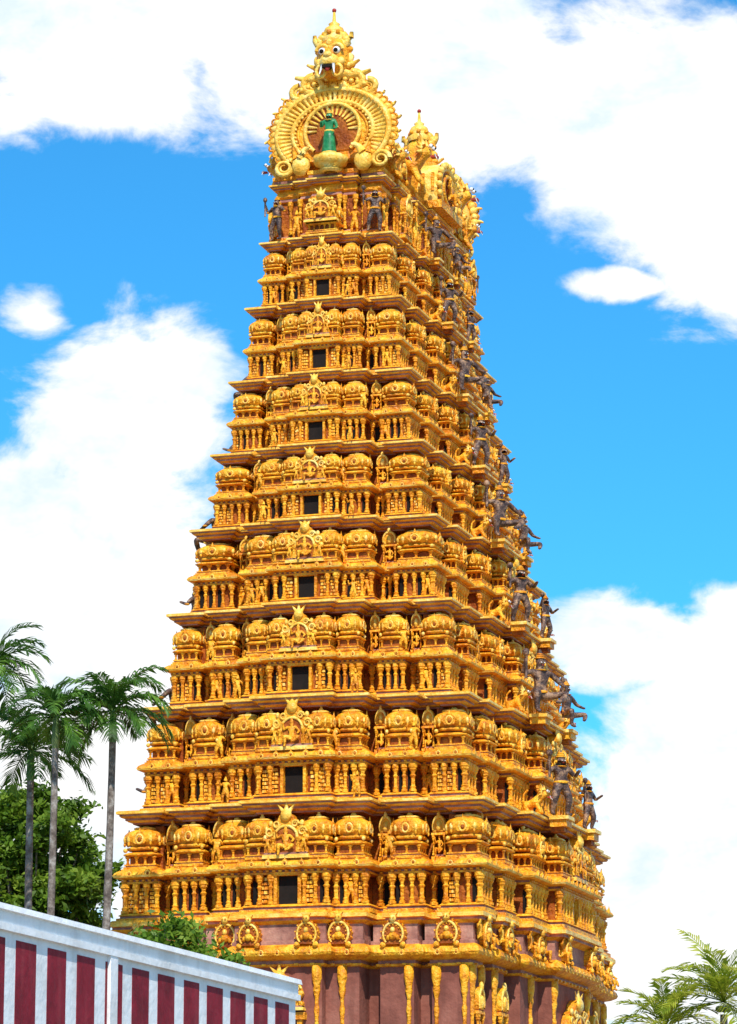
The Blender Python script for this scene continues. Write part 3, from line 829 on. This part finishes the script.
# ------------------------------------------------------------------ world: sky with clouds
w=bpy.data.worlds.new('World'); sc.world=w; w.use_nodes=True
nt=w.node_tree; N=nt.nodes; L=nt.links
bg=N['Background']
sun_dir=np.array([0.30,-0.72,0.90]); sun_dir/=np.linalg.norm(sun_dir)
sel=math.asin(sun_dir[2]); saz=math.atan2(sun_dir[0],sun_dir[1])
sky=N.new('ShaderNodeTexSky'); sky.sky_type='NISHITA'; sky.sun_disc=False; sky.sun_elevation=sel; sky.sun_rotation=saz
sky.air_density=1.0; sky.dust_density=0.2; sky.ozone_density=4.0
def M(op,a,b=None,c=None):
    n=N.new('ShaderNodeMath'); n.operation=op
    for k,v in enumerate((a,b,c)):
        if v is None: continue
        if isinstance(v,(int,float)): n.inputs[k].default_value=v
        else: L.new(v,n.inputs[k])
    return n.outputs[0]
tc=N.new('ShaderNodeTexCoord'); sep=N.new('ShaderNodeSeparateXYZ'); L.new(tc.outputs['Generated'],sep.inputs[0])
az=M('MULTIPLY',M('ARCTAN2',sep.outputs[0],sep.outputs[1]),57.2958)
el=M('MULTIPLY',M('ARCSINE',sep.outputs[2]),57.2958)
def noise(scale,detail,rough,dist=0.0,off=(0,0,0),zs=1.6):
    mp=N.new('ShaderNodeMapping'); mp.inputs['Location'].default_value=off; mp.inputs['Scale'].default_value=(1,1,zs)
    L.new(tc.outputs['Generated'],mp.inputs['Vector'])
    n=N.new('ShaderNodeTexNoise'); n.inputs['Scale'].default_value=scale; n.inputs['Detail'].default_value=detail; n.inputs['Roughness'].default_value=rough; n.inputs['Distortion'].default_value=dist
    L.new(mp.outputs[0],n.inputs['Vector']); return n.outputs['Fac']
AZ0=-17.5
blobs=[(-4.9,20.4,3.2,1.6),(-1.2,20.6,3.2,1.7),(2.0,19.8,2.4,1.8),(4.6,19.3,2.6,2.0),(6.0,17.4,1.6,1.7),
(-4.3,14.0,2.1,1.5),(-5.4,11.7,3.1,2.5),(-4.4,8.8,3.4,2.8),(-5.65,15.65,.7,.45),(4.35,16.2,.75,.25),
(4.2,10.3,1.45,.8),(5.6,8.6,1.8,1.9),(5.0,6.0,2.4,2.4),(6.2,10.2,1.1,1.3)]
cur=None
for (a,e,ra,re) in blobs:
    da=M('MULTIPLY_ADD',az,1/ra,-(AZ0+a)/ra); de=M('MULTIPLY_ADD',el,1/re,-e/re)
    q=M('SUBTRACT',1.0,M('SQRT',M('MULTIPLY_ADD',da,da,M('MULTIPLY',de,de))))
    if ra<1.2: q=M('MULTIPLY',q,ra/1.2)
    cur=q if cur is None else M('MAXIMUM',cur,q)
n1=noise(24,8,.6,.3); n0=noise(9,2,.55,.2,(3,1,2))
far=M('GREATER_THAN',M('MAXIMUM',M('MULTIPLY',M('ABSOLUTE',M('SUBTRACT',az,AZ0)),1/10.5),M('MULTIPLY',el,1/25.0)),1.0)
gen=M('MULTIPLY_ADD',noise(3.2,4,.6,.2,(5,5,5)),4.0,-2.3)
gen=M('ADD',M('MULTIPLY',gen,far),M('MULTIPLY',M('SUBTRACT',1.0,far),-1.0))
cur=M('MAXIMUM',M('MAXIMUM',cur,-1.0),gen)
dens=M('ADD',cur,M('ADD',M('MULTIPLY_ADD',n1,1.9,-.95),M('MULTIPLY_ADD',n0,.8,-.34)))
mr=N.new('ShaderNodeMapRange'); mr.interpolation_type='SMOOTHSTEP'; mr.inputs['From Min'].default_value=-.12; mr.inputs['From Max'].default_value=.30
L.new(dens,mr.inputs['Value'])
tint=N.new('ShaderNodeMixRGB'); tint.blend_type='MULTIPLY'; tint.inputs['Fac'].default_value=1; tint.inputs['Color2'].default_value=(0.30,1.22,1.62,1)
L.new(sky.outputs[0],tint.inputs['Color1'])
cr=N.new('ShaderNodeValToRGB'); cr.color_ramp.elements[0].position=.34; cr.color_ramp.elements[0].color=(.74,.86,.96,1); cr.color_ramp.elements[1].position=.50; cr.color_ramp.elements[1].color=(1,1,1,1)
L.new(noise(26,5,.6,.2,(1,7,3)),cr.inputs['Fac'])
cb=N.new('ShaderNodeMixRGB'); cb.blend_type='MULTIPLY'; cb.inputs['Fac'].default_value=1; cb.inputs['Color2'].default_value=(9.4,9.4,9.4,1)
L.new(cr.outputs[0],cb.inputs['Color1'])
mix=N.new('ShaderNodeMixRGB'); L.new(mr.outputs[0],mix.inputs['Fac']); L.new(tint.outputs[0],mix.inputs['Color1']); L.new(cb.outputs[0],mix.inputs['Color2'])
L.new(mix.outputs[0],bg.inputs['Color']); bg.inputs['Strength'].default_value=0.12

sd=bpy.data.lights.new('sun','SUN'); sd.energy=5.0; sd.angle=radians(.5); sd.color=(1,.95,.87)
so_=bpy.data.objects.new('sun',sd); sc.collection.objects.link(so_)
from mathutils import Vector
so_.rotation_euler=Vector(tuple(sun_dir)).to_track_quat('Z','Y').to_euler()
so_.location=(30,-60,80)
cd=bpy.data.cameras.new('camera'); co=bpy.data.objects.new('camera',cd); sc.collection.objects.link(co)
co.location=(32.47,-104.1,1.6); co.rotation_euler=(radians(90+12.53),0,radians(17.5))
cd.sensor_fit='VERTICAL'; cd.sensor_height=24; cd.lens=82.03; cd.clip_end=8000; cd.clip_start=.5
sc.camera=co
print('faces',sum(len(o.data.polygons) for o in sc.objects if o.type=='MESH'))
